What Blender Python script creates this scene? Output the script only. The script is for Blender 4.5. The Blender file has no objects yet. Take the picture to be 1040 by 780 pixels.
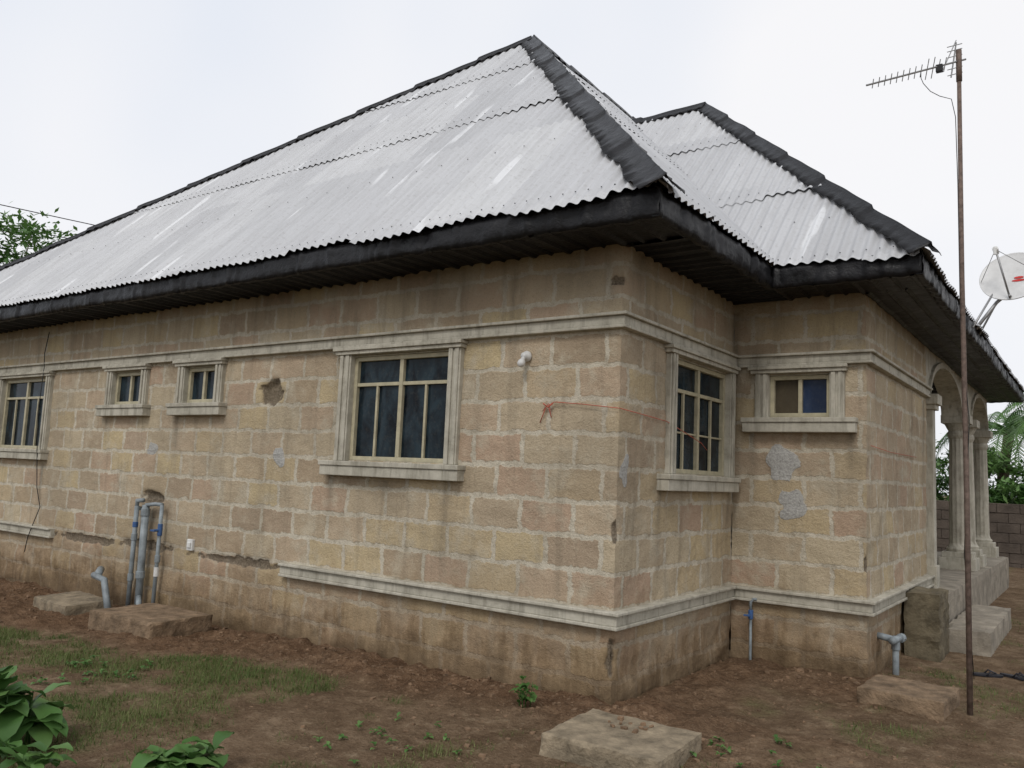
import bpy, math, random
from mathutils import Vector, Matrix, noise
random.seed(7)
R=random.random
def U(a,b): return a+(b-a)*random.random()
scene=bpy.context.scene
scene.view_settings.view_transform='Standard'; scene.view_settings.look='None'; scene.view_settings.exposure=0
COL=scene.collection

# ---------------------------------------------------------------- materials
class NT:
    def __init__(s,name):
        s.m=bpy.data.materials.new(name); s.m.use_nodes=True
        s.t=s.m.node_tree; s.n=s.t.nodes; s.l=s.t.links
        s.b=s.n['Principled BSDF']
    def new(s,ty,**k):
        n=s.n.new(ty)
        for a,v in k.items(): setattr(n,a,v)
        return n
    def link(s,a,b): s.l.new(a,b)
    def pos(s): return s.new('ShaderNodeNewGeometry').outputs['Position']
    def attr(s,nm): return s.new('ShaderNodeAttribute',attribute_name=nm).outputs['Fac']
    def noise(s,vec,scale,detail=4,rough=.6,dist=0):
        n=s.new('ShaderNodeTexNoise'); s.link(vec,n.inputs['Vector'])
        n.inputs['Scale'].default_value=scale;n.inputs['Detail'].default_value=detail
        n.inputs['Roughness'].default_value=rough;n.inputs['Distortion'].default_value=dist
        return n
    def ramp(s,fac,stops):
        r=s.new('ShaderNodeValToRGB'); s.link(fac,r.inputs[0]); e=r.color_ramp.elements
        cv=lambda c:(c,c,c,1) if not isinstance(c,tuple) else (*c,1)
        e[0].position=stops[0][0]; e[0].color=cv(stops[0][1]); e[1].position=stops[-1][0]; e[1].color=cv(stops[-1][1])
        for p,c in stops[1:-1]:
            x=e.new(p); x.color=cv(c)
        return r.outputs[0]
    def mix(s,fac,a,b,mode='MIX'):
        m=s.new('ShaderNodeMix',data_type='RGBA',blend_type=mode)
        for i,v in ((0,fac),(6,a),(7,b)):
            sock=m.inputs[i]
            if isinstance(v,bpy.types.NodeSocket): s.link(v,sock)
            elif isinstance(v,tuple): sock.default_value=(*v,1)
            else: sock.default_value=v if i==0 else (v,v,v,1)
        return m.outputs[2]
    def math(s,op,a,b=0,c=0,clamp=False):
        m=s.new('ShaderNodeMath',operation=op); m.use_clamp=clamp
        for i,v in enumerate((a,b,c)):
            if isinstance(v,bpy.types.NodeSocket): s.link(v,m.inputs[i])
            else: m.inputs[i].default_value=v
        return m.outputs[0]
    def mapping(s,vec,scale=(1,1,1),loc=(0,0,0)):
        m=s.new('ShaderNodeMapping'); s.link(vec,m.inputs[0]); m.inputs['Scale'].default_value=scale; m.inputs['Location'].default_value=loc
        return m.outputs[0]
    def bump(s,h,strength=.5,dist=.01,prev=None):
        b=s.new('ShaderNodeBump'); b.inputs['Strength'].default_value=strength; b.inputs['Distance'].default_value=dist
        s.link(h,b.inputs['Height'])
        if prev: s.link(prev,b.inputs['Normal'])
        return b.outputs[0]
    def out(s,col=None,rough=None,normal=None,metal=0,spec=.3):
        for nm,v in (('Base Color',col),('Roughness',rough)):
            if v is None: continue
            if isinstance(v,bpy.types.NodeSocket): s.link(v,s.b.inputs[nm])
            elif isinstance(v,tuple): s.b.inputs[nm].default_value=(*v,1)
            else: s.b.inputs[nm].default_value=v
        if normal: s.link(normal,s.b.inputs['Normal'])
        s.b.inputs['Metallic'].default_value=metal
        s.b.inputs['Specular IOR Level'].default_value=spec
        return s.m

def m_simple(name,col,rough=.6,var=.3,scale=8,bump=.2,metal=0,spec=.3,bscale=60,bdist=.003):
    t=NT(name); p=t.pos()
    n=t.noise(p,scale,5,.65)
    d=tuple(c*(1-var) for c in col); e=tuple(min(1,c*(1+var)) for c in col)
    c=t.ramp(n.outputs[0],[(.3,d),(.7,e)])
    b=t.noise(p,bscale,3,.6)
    return t.out(c,rough,t.bump(b.outputs[0],bump,bdist),metal,spec)

def m_wall():
    t=NT('sandcrete_blocks')
    uv=t.new('ShaderNodeTexCoord').outputs['UV']; p=t.pos()
    w1=t.noise(uv,6,2,.6); w2=t.noise(uv,34,2,.6)
    def off(src,k):
        v=t.new('ShaderNodeVectorMath',operation='SUBTRACT'); t.link(src,v.inputs[0]); v.inputs[1].default_value=(.5,.5,.5)
        q=t.new('ShaderNodeVectorMath',operation='SCALE'); t.link(v.outputs[0],q.inputs[0]); q.inputs['Scale'].default_value=k
        return q.outputs[0]
    a=t.new('ShaderNodeVectorMath',operation='ADD'); t.link(uv,a.inputs[0]); t.link(off(w1.outputs['Color'],.07),a.inputs[1])
    a2=t.new('ShaderNodeVectorMath',operation='ADD'); t.link(a.outputs[0],a2.inputs[0]); t.link(off(w2.outputs['Color'],.036),a2.inputs[1])
    br=t.new('ShaderNodeTexBrick'); t.link(a2.outputs[0],br.inputs['Vector'])
    br.offset=.5; br.inputs['Scale'].default_value=1
    br.inputs['Color1'].default_value=(0,0,0,1); br.inputs['Color2'].default_value=(1,1,1,1); br.inputs['Mortar'].default_value=(.5,.5,.5,1)
    br.inputs['Brick Width'].default_value=.485; br.inputs['Row Height'].default_value=.255
    br.inputs['Mortar Size'].default_value=.024; br.inputs['Mortar Smooth'].default_value=.4
    brick=t.ramp(br.outputs['Color'],[(0,(.36,.28,.195)),(.18,(.48,.40,.28)),(.36,(.445,.32,.23)),(.52,(.51,.43,.30)),(.68,(.38,.295,.21)),(.84,(.54,.44,.265)),(1,(.43,.335,.245))])
    nf=t.noise(p,48,5,.7); nm=t.noise(p,2.6,5,.65); nl=t.noise(p,.8,3,.6); ng=t.noise(p,11,4,.7)
    brick=t.mix(t.ramp(nf.outputs[0],[(.45,0),(.8,.4)]),brick,(.27,.205,.135))
    brick=t.mix(t.ramp(ng.outputs[0],[(.5,0),(.72,.4)]),brick,(.56,.48,.355))
    grey=t.ramp(ng.outputs[0],[(.3,(.38,.335,.255)),(.5,(.55,.50,.40)),(.75,(.63,.58,.47))])
    smear=t.ramp(nm.outputs[0],[(.52,0),(.64,.75)])
    blurred=t.mix(smear,brick,t.ramp(ng.outputs[0],[(.3,(.44,.385,.29)),(.7,(.56,.50,.385))]))
    c=t.mix(br.outputs['Fac'],blurred,grey)
    pit=t.noise(p,130,2,.6); c=t.mix(t.ramp(pit.outputs[0],[(.6,0),(.68,.6)]),c,(.13,.105,.07))
    st=t.noise(t.mapping(p,(3.5,3.5,.35)),1.6,5,.7)
    c=t.mix(t.ramp(st.outputs[0],[(.52,0),(.74,.5)]),c,(.19,.16,.115))
    c=t.mix(t.ramp(nl.outputs[0],[(.38,.34),(.56,0)]),c,(.23,.19,.135))
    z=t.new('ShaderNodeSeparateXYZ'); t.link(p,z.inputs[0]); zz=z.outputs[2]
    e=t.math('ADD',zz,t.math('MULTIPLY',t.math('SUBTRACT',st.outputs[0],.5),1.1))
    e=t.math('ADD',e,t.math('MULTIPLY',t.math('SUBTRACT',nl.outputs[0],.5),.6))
    low=t.math('MULTIPLY',t.math('SUBTRACT',.82,e),1.6,clamp=True)
    c=t.mix(t.math('MULTIPLY',low,.76),c,t.ramp(ng.outputs[0],[(.3,(.14,.088,.046)),(.7,(.31,.21,.115))]))
    vlow=t.math('MULTIPLY',t.math('SUBTRACT',.32,e),2.6,clamp=True)
    c=t.mix(t.math('MULTIPLY',vlow,.68),c,(.09,.060,.034))
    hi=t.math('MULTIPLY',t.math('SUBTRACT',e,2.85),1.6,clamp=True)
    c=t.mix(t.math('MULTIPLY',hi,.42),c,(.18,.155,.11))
    c=t.mix(t.math('MULTIPLY',t.math('MULTIPLY',t.attr('stain'),t.ramp(ng.outputs[0],[(.3,.35),(.6,1)])),.7,clamp=True),c,(.13,.11,.08))
    hp=t.ramp(t.math('ADD',t.attr('patch'),t.math('MULTIPLY',t.math('SUBTRACT',ng.outputs[0],.5),.7)),[(.36,0),(.42,1)])
    c=t.mix(hp,c,t.ramp(nf.outputs[0],[(.3,(.27,.265,.25)),(.7,(.50,.49,.46))]))
    hh=t.ramp(t.math('ADD',t.attr('hole'),t.math('MULTIPLY',t.math('SUBTRACT',ng.outputs[0],.5),.9)),[(.4,0),(.65,.9)])
    c=t.mix(hh,c,t.ramp(nf.outputs[0],[(.35,(.07,.055,.04)),(.7,(.25,.205,.15))]))
    b1=t.bump(br.outputs['Fac'],.45,-.007)
    b2=t.bump(ng.outputs[0],.6,.02,b1)
    b3=t.bump(nf.outputs[0],.85,.012,b2)
    b4=t.bump(pit.outputs[0],.5,-.006,b3)
    b5=t.bump(hh,.6,-.02,t.bump(hp,.5,.012,b4))
    return t.out(c,.95,b5,0,.1)

def m_trim():
    t=NT('cement_moulding'); p=t.pos()
    n=t.noise(p,5,5,.7); n2=t.noise(p,60,3,.6)
    c=t.ramp(n.outputs[0],[(.25,(.28,.26,.21)),(.5,(.43,.405,.335)),(.75,(.54,.51,.43))])
    s=t.noise(t.mapping(p,(9,9,1)),1.5,4,.7)
    c=t.mix(t.ramp(s.outputs[0],[(.50,0),(.70,.65)]),c,(.17,.155,.12))
    return t.out(c,.9,t.bump(n2.outputs[0],.6,.005,t.bump(n.outputs[0],.5,.02)),0,.15)

def m_roof():
    t=NT('corrugated_aluminium'); uv=t.new('ShaderNodeTexCoord').outputs['UV']
    cell=t.new('ShaderNodeTexBrick'); t.link(uv,cell.inputs['Vector']); cell.offset=.37
    cell.inputs['Scale'].default_value=1; cell.inputs['Color1'].default_value=(0,0,0,1); cell.inputs['Color2'].default_value=(1,1,1,1)
    cell.inputs['Brick Width'].default_value=.8; cell.inputs['Row Height'].default_value=1.68; cell.inputs['Mortar Size'].default_value=0
    base=t.ramp(cell.outputs['Color'],[(0,(.46,.465,.475)),(.5,(.51,.515,.525)),(1,(.565,.57,.575))])
    st=t.noise(t.mapping(uv,(10,.9,1)),1.3,5,.7)
    c=t.mix(t.ramp(st.outputs[0],[(.42,0),(.75,.55)]),base,(.35,.35,.355))
    wh=t.noise(t.mapping(uv,(2.8,.4,1),(3,8,0)),1.1,3,.5)
    c=t.mix(t.ramp(wh.outputs[0],[(.62,0),(.65,.65)]),c,(.76,.77,.78))
    f=t.noise(uv,26,4,.6); c=t.mix(t.ramp(f.outputs[0],[(.54,0),(.75,.4)]),c,(.27,.255,.24))
    r=t.ramp(st.outputs[0],[(.3,.5),(.7,.7)])
    return t.out(c,r,t.bump(f.outputs[0],.15,.004),.12,.35)

def m_black():
    t=NT('black_roofing_felt'); p=t.pos()
    n=t.noise(p,6,5,.7); n2=t.noise(p,30,3,.6)
    c=t.ramp(n.outputs[0],[(.4,(.007,.007,.008)),(.62,(.014,.014,.016)),(.85,(.055,.055,.056))])
    return t.out(c,t.ramp(n.outputs[0],[(.3,.3),(.7,.55)]),t.bump(n2.outputs[0],.4,.006,t.bump(n.outputs[0],.5,.035)),0,.26)

def m_glass(name,c0,c1,sc=4):
    t=NT(name); p=t.pos()
    n=t.noise(t.mapping(p,(1,1,.5)),sc,4,.6,.8)
    c=t.ramp(n.outputs[0],[(.38,c0),(.62,c1)])
    d=t.noise(p,30,3,.7)
    c=t.mix(t.ramp(d.outputs[0],[(.5,0),(.8,.12)]),c,(.2,.18,.14))
    return t.out(c,t.ramp(d.outputs[0],[(.3,.06),(.8,.2)]),t.bump(n.outputs[0],.05,.02),0,.14)

def m_ground():
    t=NT('dirt_ground'); p=t.pos()
    n=t.noise(p,.9,5,.65); n2=t.noise(p,8,5,.72); n3=t.noise(p,55,4,.72); n4=t.noise(p,2.6,4,.6)
    c=t.ramp(n.outputs[0],[(.3,(.135,.088,.054)),(.5,(.205,.142,.09)),(.7,(.30,.22,.145))])
    c=t.mix(t.ramp(n4.outputs[0],[(.4,.5),(.55,0)]),c,(.10,.064,.038))
    c=t.mix(t.ramp(n2.outputs[0],[(.35,.6),(.56,0)]),c,(.088,.056,.033))
    c=t.mix(t.ramp(n2.outputs[0],[(.56,0),(.70,.6)]),c,(.35,.27,.18))
    c=t.mix(t.math('MULTIPLY',t.attr('soil'),.8,clamp=True),c,t.ramp(n2.outputs[0],[(.35,(.088,.050,.029)),(.65,(.215,.128,.075))]))
    g=t.math('MULTIPLY',t.attr('grass'),t.ramp(n2.outputs[0],[(.35,.15),(.65,.8)]),clamp=True)
    c=t.mix(g,c,t.ramp(n3.outputs[0],[(.35,(.085,.10,.035)),(.7,(.18,.185,.08))]))
    c=t.mix(t.ramp(n3.outputs[0],[(.56,0),(.70,.5)]),c,(.32,.25,.175))
    c=t.mix(t.ramp(n3.outputs[0],[(.34,.5),(.46,0)]),c,(.06,.038,.024))
    b=t.bump(n3.outputs[0],.9,.018,t.bump(n2.outputs[0],1,.06))
    return t.out(c,1,b,0,.05)

def m_leaf(name,dark,mid,light,rough=.5):
    t=NT(name)
    c=t.ramp(t.attr('tint'),[(0,dark),(.5,mid),(1,light)])
    n=t.noise(t.pos(),20,2,.6); c=t.mix(t.math('MULTIPLY',n.outputs[0],.35),c,dark)
    m=t.out(c,rough,None,0,.3)
    tr=t.new('ShaderNodeBsdfTranslucent'); t.link(c,tr.inputs[0]); mx=t.new('ShaderNodeMixShader'); mx.inputs[0].default_value=.25
    t.link(t.b.outputs[0],mx.inputs[1]); t.link(tr.outputs[0],mx.inputs[2]); t.link(mx.outputs[0],t.n['Material Output'].inputs[0])
    return m

WALL=m_wall(); TRIM=m_trim(); ROOF=m_roof(); BLACK=m_black(); GROUND=m_ground()
GL_DARK=m_glass('dark_window_glass',(.003,.005,.008),(.018,.032,.042),5)
GL_BLUE=m_glass('blue_window_glass',(.012,.022,.05),(.03,.05,.10),3)
GL_BROWN=m_glass('curtained_window_glass',(.035,.03,.022),(.085,.07,.048),3)
CREAM=m_simple('cream_window_frame',(.42,.38,.26),.45,.2,12,.1)
SLAB=m_simple('rough_concrete',(.235,.19,.13),.95,.5,7,1,bscale=45,bdist=.012)
SLABD=m_simple('muddy_concrete',(.20,.14,.088),.95,.5,7,1,bscale=45,bdist=.014)
SLABL=m_simple('pale_concrete',(.25,.22,.175),.9,.35,4,.7,bscale=50,bdist=.01)
MOSSY=m_simple('mossy_concrete',(.12,.10,.065),.95,.5,4,.8,bscale=40,bdist=.012)
PVC=m_simple('grey_pvc',(.22,.25,.265),.45,.35,9,.2)
PVCW=m_simple('white_plastic',(.62,.62,.60),.4,.12,9,.05)
BLUEP=m_simple('blue_plastic',(.05,.11,.26),.4,.2,9,.05)
RUST=m_simple('rusty_steel',(.15,.11,.09),.7,.45,25,.4,metal=.3)
ALU=m_simple('aluminium',(.30,.30,.30),.45,.2,25,.1,metal=.6)
DISH=m_simple('white_dish_paint',(.60,.60,.59),.4,.12,6,.05)
REDP=m_simple('red_plastic',(.5,.03,.025),.5,.2,20,.05)
TWINE=m_simple('red_twine',(.42,.11,.07),.8,.3,40,.1)
WIRE=m_simple('black_cable',(.015,.015,.015),.5,.2,20,.05)
MUD=m_simple('dark_block_wall',(.085,.068,.055),.95,.4,2.5,.7,bscale=25,bdist=.02)
WHITEW=m_simple('white_wall_paint',(.6,.6,.57),.8,.12,2,.2)
RUSTROOF=m_simple('weathered_roof',(.2,.17,.15),.7,.3,2,.2)
BARK=m_simple('bark',(.12,.09,.065),.95,.4,10,.9,bscale=30,bdist=.02)
STONE=m_simple('rubble_stone',(.185,.12,.073),.95,.5,8,.7)
RUBBER=m_simple('dark_rubber',(.02,.02,.025),.6,.3,20,.2)
LEAF1=m_leaf('tree_leaf',(.02,.04,.012),(.045,.085,.022),(.10,.15,.04))
LEAF2=m_leaf('broad_leaf',(.04,.09,.022),(.085,.19,.045),(.16,.28,.085),.45)
GRASSM=m_leaf('grass_blade',(.05,.08,.02),(.11,.155,.04),(.21,.22,.085),.7)

# ---------------------------------------------------------------- mesh helpers
def link(o,parent=None):
    COL.objects.link(o)
    if parent: o.parent=parent
    return o
def empty(name):
    e=bpy.data.objects.new(name,None); COL.objects.link(e); return e
class MB:
    def __init__(s): s.v=[];s.f=[];s.uv=None;s.t=[]
    def add(s,vs,fs,tint=None):
        k=len(s.v); s.v+= [tuple(v) for v in vs]; s.f+=[tuple(i+k for i in f) for f in fs]
        if tint is not None: s.t+=[tint]*len(vs)
    def box(s,x0,x1,y0,y1,z0,z1,M=None,jit=0):
        vs=[Vector((x,y,z)) for z in (z0,z1) for x,y in ((x0,y0),(x1,y0),(x1,y1),(x0,y1))]
        if jit: vs=[v+Vector((U(-jit,jit),U(-jit,jit),U(-jit,jit)*.5)) for v in vs]
        if M: vs=[M@v for v in vs]
        s.add(vs,[(3,2,1,0),(4,5,6,7),(0,1,5,4),(1,2,6,5),(2,3,7,6),(3,0,4,7)])
    def tube(s,pts,r,n=8,cap=True):
        pts=[Vector(p) for p in pts]; rs=r if isinstance(r,(list,tuple)) else [r]*len(pts)
        k=len(s.v); up=None
        for i,p in enumerate(pts):
            d=(pts[min(i+1,len(pts)-1)]-pts[max(i-1,0)]).normalized()
            if up is None:
                up=Vector((0,0,1)) if abs(d.z)<.9 else Vector((1,0,0))
            a=d.cross(up).normalized(); b=a.cross(d).normalized(); up=b
            for j in range(n):
                t=2*math.pi*j/n; s.v.append(tuple(p+a*math.cos(t)*rs[i]+b*math.sin(t)*rs[i]))
        for i in range(len(pts)-1):
            for j in range(n):
                s.f.append((k+i*n+j,k+i*n+(j+1)%n,k+(i+1)*n+(j+1)%n,k+(i+1)*n+j))
        if cap:
            s.f.append(tuple(k+j for j in range(n))[::-1]); s.f.append(tuple(k+(len(pts)-1)*n+j for j in range(n)))
    def obj(s,name,mat,parent=None,bevel=0,smooth=False,seg=2):
        me=bpy.data.meshes.new(name); me.from_pydata(s.v,[],s.f); me.update()
        if s.t:
            a=me.attributes.new('tint','FLOAT','POINT'); a.data.foreach_set('value',s.t)
        if s.uv:
            l=me.uv_layers.new(name='UVMap')
            dat=[]
            for lp in me.loops: dat+=list(s.uv[lp.vertex_index])
            l.data.foreach_set('uv',dat)
        if smooth: me.polygons.foreach_set('use_smooth',[True]*len(me.polygons))
        o=bpy.data.objects.new(name,me); me.materials.append(mat); link(o,parent)
        if bevel:
            b=o.modifiers.new('b','BEVEL'); b.width=bevel; b.segments=seg; b.limit_method='ANGLE'
        return o
def nz(x,y,z=0): return noise.noise(Vector((x,y,z)))

house=empty('sandcrete_block_bungalow')

# ---------------------------------------------------------------- ground
def sm(a,b,x):
    t=max(0,min(1,(x-a)/(b-a))); return t*t*(3-2*t)
def soilf(x,y):
    m=0
    if y<.3:
        wdt=(.55+.85*sm(-1.5,-6,x))+.3*nz(x*.9,3.1)
        m=sm(-wdt-.25,-wdt+.25,y)*(1-sm(0,1.2,x)*.6)
    if x>0 and y<2.6:
        m=max(m,.7*sm(1.0,.3,x)*sm(-1.2,-.3,y))
        m=max(m,.7*sm(1.1,1.7,y)*sm(2.2,1.2,x))
    return max(0,min(1,m+.2*nz(x*2,y*2,5)))
def gz(x,y):
    d=math.hypot(x,y)
    z=-.10*sm(-2,-6,x)*sm(-3,0,y)+ .03*sm(-1.5,0,x)*sm(-1.5,0,y)
    if d<30:
        z+=.025*nz(x*.8,y*.8,1)+.014*nz(x*3,y*3,2)+.006*nz(x*9,y*9,7)
        s=soilf(x,y); z+=s*(.02+.06*abs(nz(x*2.3,y*2.3,9))+.036*nz(x*7,y*7,4)+.024*nz(x*17,y*17,6))
        z+=.006*nz(x*20,y*20,3)
    return z
def grassf(x,y):
    g=.5*nz(x*.45+4,y*.6,7)+.45*nz(x*1.6,y*1.6,8)+.4*nz(x*4,y*4,2)
    g=sm(-.08,.40,g+.20*sm(.8,-2.2,x)*sm(-.8,-1.6,y))
    return g*(1-sm(.1,.5,soilf(x,y)))
def axis(lo,hi,step,far):
    a=[lo+step*i for i in range(int((hi-lo)/step)+1)]
    l=[];v=lo;st=step
    while v>-far: st*=1.35; v-=st; l.append(v)
    r=[];v=a[-1];st=step
    while v<far: st*=1.35; v+=st; r.append(v)
    return l[::-1]+a+r
xs=axis(-12,4,.04,900); ys=axis(-4.6,5,.04,900)
g=MB(); soil=[];gr=[]
for y in ys:
    for x in xs:
        g.v.append((x,y,gz(x,y)))
        near=abs(x)<40 and abs(y)<40
        soil.append(soilf(x,y) if near else 0); gr.append(grassf(x,y) if near else .7)
nx=len(xs)
for j in range(len(ys)-1):
    for i in range(nx-1):
        a=j*nx+i; g.f.append((a,a+1,a+nx+1,a+nx))
go=g.obj('ground',GROUND,smooth=True)
a=go.data.attributes.new('soil','FLOAT','POINT'); a.data.foreach_set('value',soil)
a=go.data.attributes.new('grass','FLOAT','POINT'); a.data.foreach_set('value',gr)

# ---------------------------------------------------------------- walls
HOLES={'long_wall':[(-3.98,2.36,.17,.12,.05),(-5.95,1.20,.20,.08,.05),(-6.0,.66,.5,.05,.02),(-4.4,.645,.7,.045,.02),(-7.3,.63,.7,.045,.02),(0,1.25,.035,.08,.02),(0,.35,.05,.12,.03),(0,3.12,.10,.035,.02)],
 'side_wall':[(0,1.25,.035,.08,.02),(0,.35,.05,.12,.03),(0,3.12,.06,.035,.02)],
 'setback_wall':[(1.204,1.0,.03,.07,.02)],
 'end_wall':[(2.32,1.0,.03,.07,.02)]}
PATCH={'long_wall':[(-3.78,1.72,.07,.09),(-6.05,1.76,.08,.065)],'side_wall':[(.11,1.70,.06,.09)],'setback_wall':[(.47,1.87,.125,.125),(.56,1.50,.105,.135)],'end_wall':[]}
STAIN={'long_wall':[(-1.62,1.57,.95,.05),(-3.03,1.57,.7,.06),(-5.6,2.13,.6,.05),(-7.1,2.13,.5,.05),(-8.62,1.5,.9,.06),(-5.9,1.1,1.1,.12),(-2.3,1.55,.4,.3),(-.4,3.4,.5,.3),(-1.9,3.4,.5,.5),(-4,3.4,.45,.6)],'side_wall':[(.72,1.57,.8,.05),(2.2,1.57,1.0,.07),(2.31,3.3,2.9,.05),(.3,3.4,.5,.2)],'setback_wall':[(.18,2.13,.7,.05),(1.08,2.13,.7,.05),(.02,3.3,2.9,.05)],'end_wall':[(5.2,2.7,2,.1)]}
def grid_wall(name,kind,base,a0,a1,z0,z1,holes,uoff,step=.03,arch=None,mat=None):
    A=set([a0,a1]);Z=set([z0,z1])
    for h in holes: A.update((h[0],h[1])); Z.update((h[2],h[3]))
    def fill(S):
        S=sorted(S);o=[]
        for p,q in zip(S,S[1:]):
            n=max(1,round((q-p)/step)); o+=[p+(q-p)*i/n for i in range(n)]
        return o+[S[-1]]
    A=fill(A);Z=fill(Z); m=MB(); m.uv=[]; AH=[];AP=[];AS=[]
    H=HOLES.get(name,[]);PT=PATCH.get(name,[]);SN=STAIN.get(name,[])
    for z in Z:
        for a in A:
            x,y=(a,base) if kind=='S' else (base,a)
            j=.009*nz(x*6,y*6,z*6)+.008*nz(x*22,y*22,z*22)+.012*nz(x*1.3,y*1.3,z*1.3)
            low=sm(.6,.1,z)*.035*nz(x*4,y*4,z*5)
            hv=0;dep=0
            for (ha,hz,ra,rz,d) in H:
                q=math.hypot((a-ha)/ra,(z-hz)/rz)
                if q<1.8:
                    q+=.5*nz(a*9,z*9,ha)+.3*nz(a*24,z*24,hz); f=sm(1.15,.75,q); hv=max(hv,sm(1.5,.6,q)); dep=max(dep,f*d*(1+.6*nz(a*30,z*30,2)))
            pv=0
            for (ha,hz,ra,rz) in PT:
                q=math.hypot((a-ha)/ra,(z-hz)/rz)
                if q<2.2: pv=max(pv,sm(1.6,.5,q+.8*nz(a*10,z*10,ha)))
            sv=0
            for (ha,hz,ln,w) in SN:
                if z<hz and z>hz-ln:
                    t=(hz-z)/ln; sv=max(sv,(1-t)*math.exp(-((a-ha-.03*nz(z*3,ha))/(w*(.6+.6*t)))**2))
            j=j-dep+pv*.006
            if kind=='S': m.v.append((x+((j+low) if abs(a-a1)<1e-6 else 0),y-j-low,z))
            else: m.v.append((x+j+low,y-((j+low) if abs(a-a0)<1e-6 else 0),z))
            m.uv.append((a+uoff,z-.70+.255*8)); AH.append(hv);AP.append(pv);AS.append(sv)
    n=len(A)
    for k in range(len(Z)-1):
        for i in range(n-1):
            ca=(A[i]+A[i+1])/2; cz=(Z[k]+Z[k+1])/2
            if any(h[0]<ca<h[1] and h[2]<cz<h[3] for h in holes): continue
            if arch and arch(ca,cz): continue
            q=k*n+i; m.f.append((q,q+1,q+n+1,q+n))
    o=m.obj(name,mat or WALL,house,smooth=True)
    for nm,dt in (('hole',AH),('patch',AP),('stain',AS)):
        at=o.data.attributes.new(nm,'FLOAT','POINT'); at.data.foreach_set('value',dt)
    return o
ZT=3.44
BIG=(1.71,2.68); SMA=(2.28,2.68)
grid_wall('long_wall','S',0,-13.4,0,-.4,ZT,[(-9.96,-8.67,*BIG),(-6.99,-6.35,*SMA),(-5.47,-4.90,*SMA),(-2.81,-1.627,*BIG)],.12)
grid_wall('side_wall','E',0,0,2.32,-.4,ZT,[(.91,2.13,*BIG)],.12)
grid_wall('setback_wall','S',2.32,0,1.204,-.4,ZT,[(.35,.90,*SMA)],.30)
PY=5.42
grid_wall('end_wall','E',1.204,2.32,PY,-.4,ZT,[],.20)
ARC=((6.93,1.37),(10.65,1.15))
def arches(a,z):
    for c,r in ARC:
        if abs(a-c)<r and z<2.78+.50*math.sqrt(max(0,1-((a-c)/r)**2)): return True
    return False
grid_wall('porch_arch_wall','E',1.204,PY,12.0,2.78,ZT,[],.2,arch=arches,mat=TRIM)
grid_wall('porch_arch_inner','E',.98,PY,12.0,2.78,ZT,[],.2,arch=arches,mat=TRIM)
m=MB()
for c,r in ARC:
    N=28;k=len(m.v)
    for i in range(N+1):
        t=math.pi*i/N; y=c-r*math.cos(t); z=2.78+.50*math.sin(t)
        m.v+=[(.96,y,z),(1.24,y,z),(1.24,y,z+.07),(.96,y,z+.07)]
    for i in range(N):
        for j in range(4):
            m.f.append((k+4*i+j,k+4*i+(j+1)%4,k+4*i+4+(j+1)%4,k+4*i+4+j))
m.obj('arch_moulding',TRIM,house,smooth=False)
m=MB(); m.box(-13.4,-13.2,0.05,11.8,-.4,ZT); m.box(-13.2,-.5,11.6,11.8,-.4,ZT); m.box(-.7,-.5,PY+.2,11.6,-.4,ZT); m.box(-.7,.97,PY,PY+.2,-.4,ZT)
m.obj('rear_walls',TRIM,house)

# trim bands ------------------------------------------------------------------
def lb(m,kind,base,a0,a1,d0,d1,z0,z1):
    if kind=='S': m.box(a0,a1,base-d1,base-d0,z0,z1)
    else: m.box(base+d0,base+d1,a0,a1,z0,z1)
tr=MB()
def bandrun(z0,z1,d,left=None):
    segs=[(-13.4,.01)] if left is None else left
    for a0,a1 in segs: lb(tr,'S',0,a0,a1 if a1<0 else d,-.04,d,z0,z1)
    lb(tr,'E',0,0.042,2.32-d,-.04,d,z0,z1)
    lb(tr,'S',2.32,0.0,1.204+d,-.04,d,z0,z1)
    lb(tr,'E',1.204,2.362,PY-.02,-.04,d,z0,z1)
bandrun(2.845,2.87,.078); bandrun(2.775,2.845,.048); bandrun(2.752,2.775,.062)
left=[(-13.4,-8.11),(-3.60,.01)]
bandrun(.675,.70,.080,left); bandrun(.60,.675,.052,left); bandrun(.575,.60,.068,left)
tr.obj('wall_bands',TRIM,house,bevel=.006)

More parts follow.
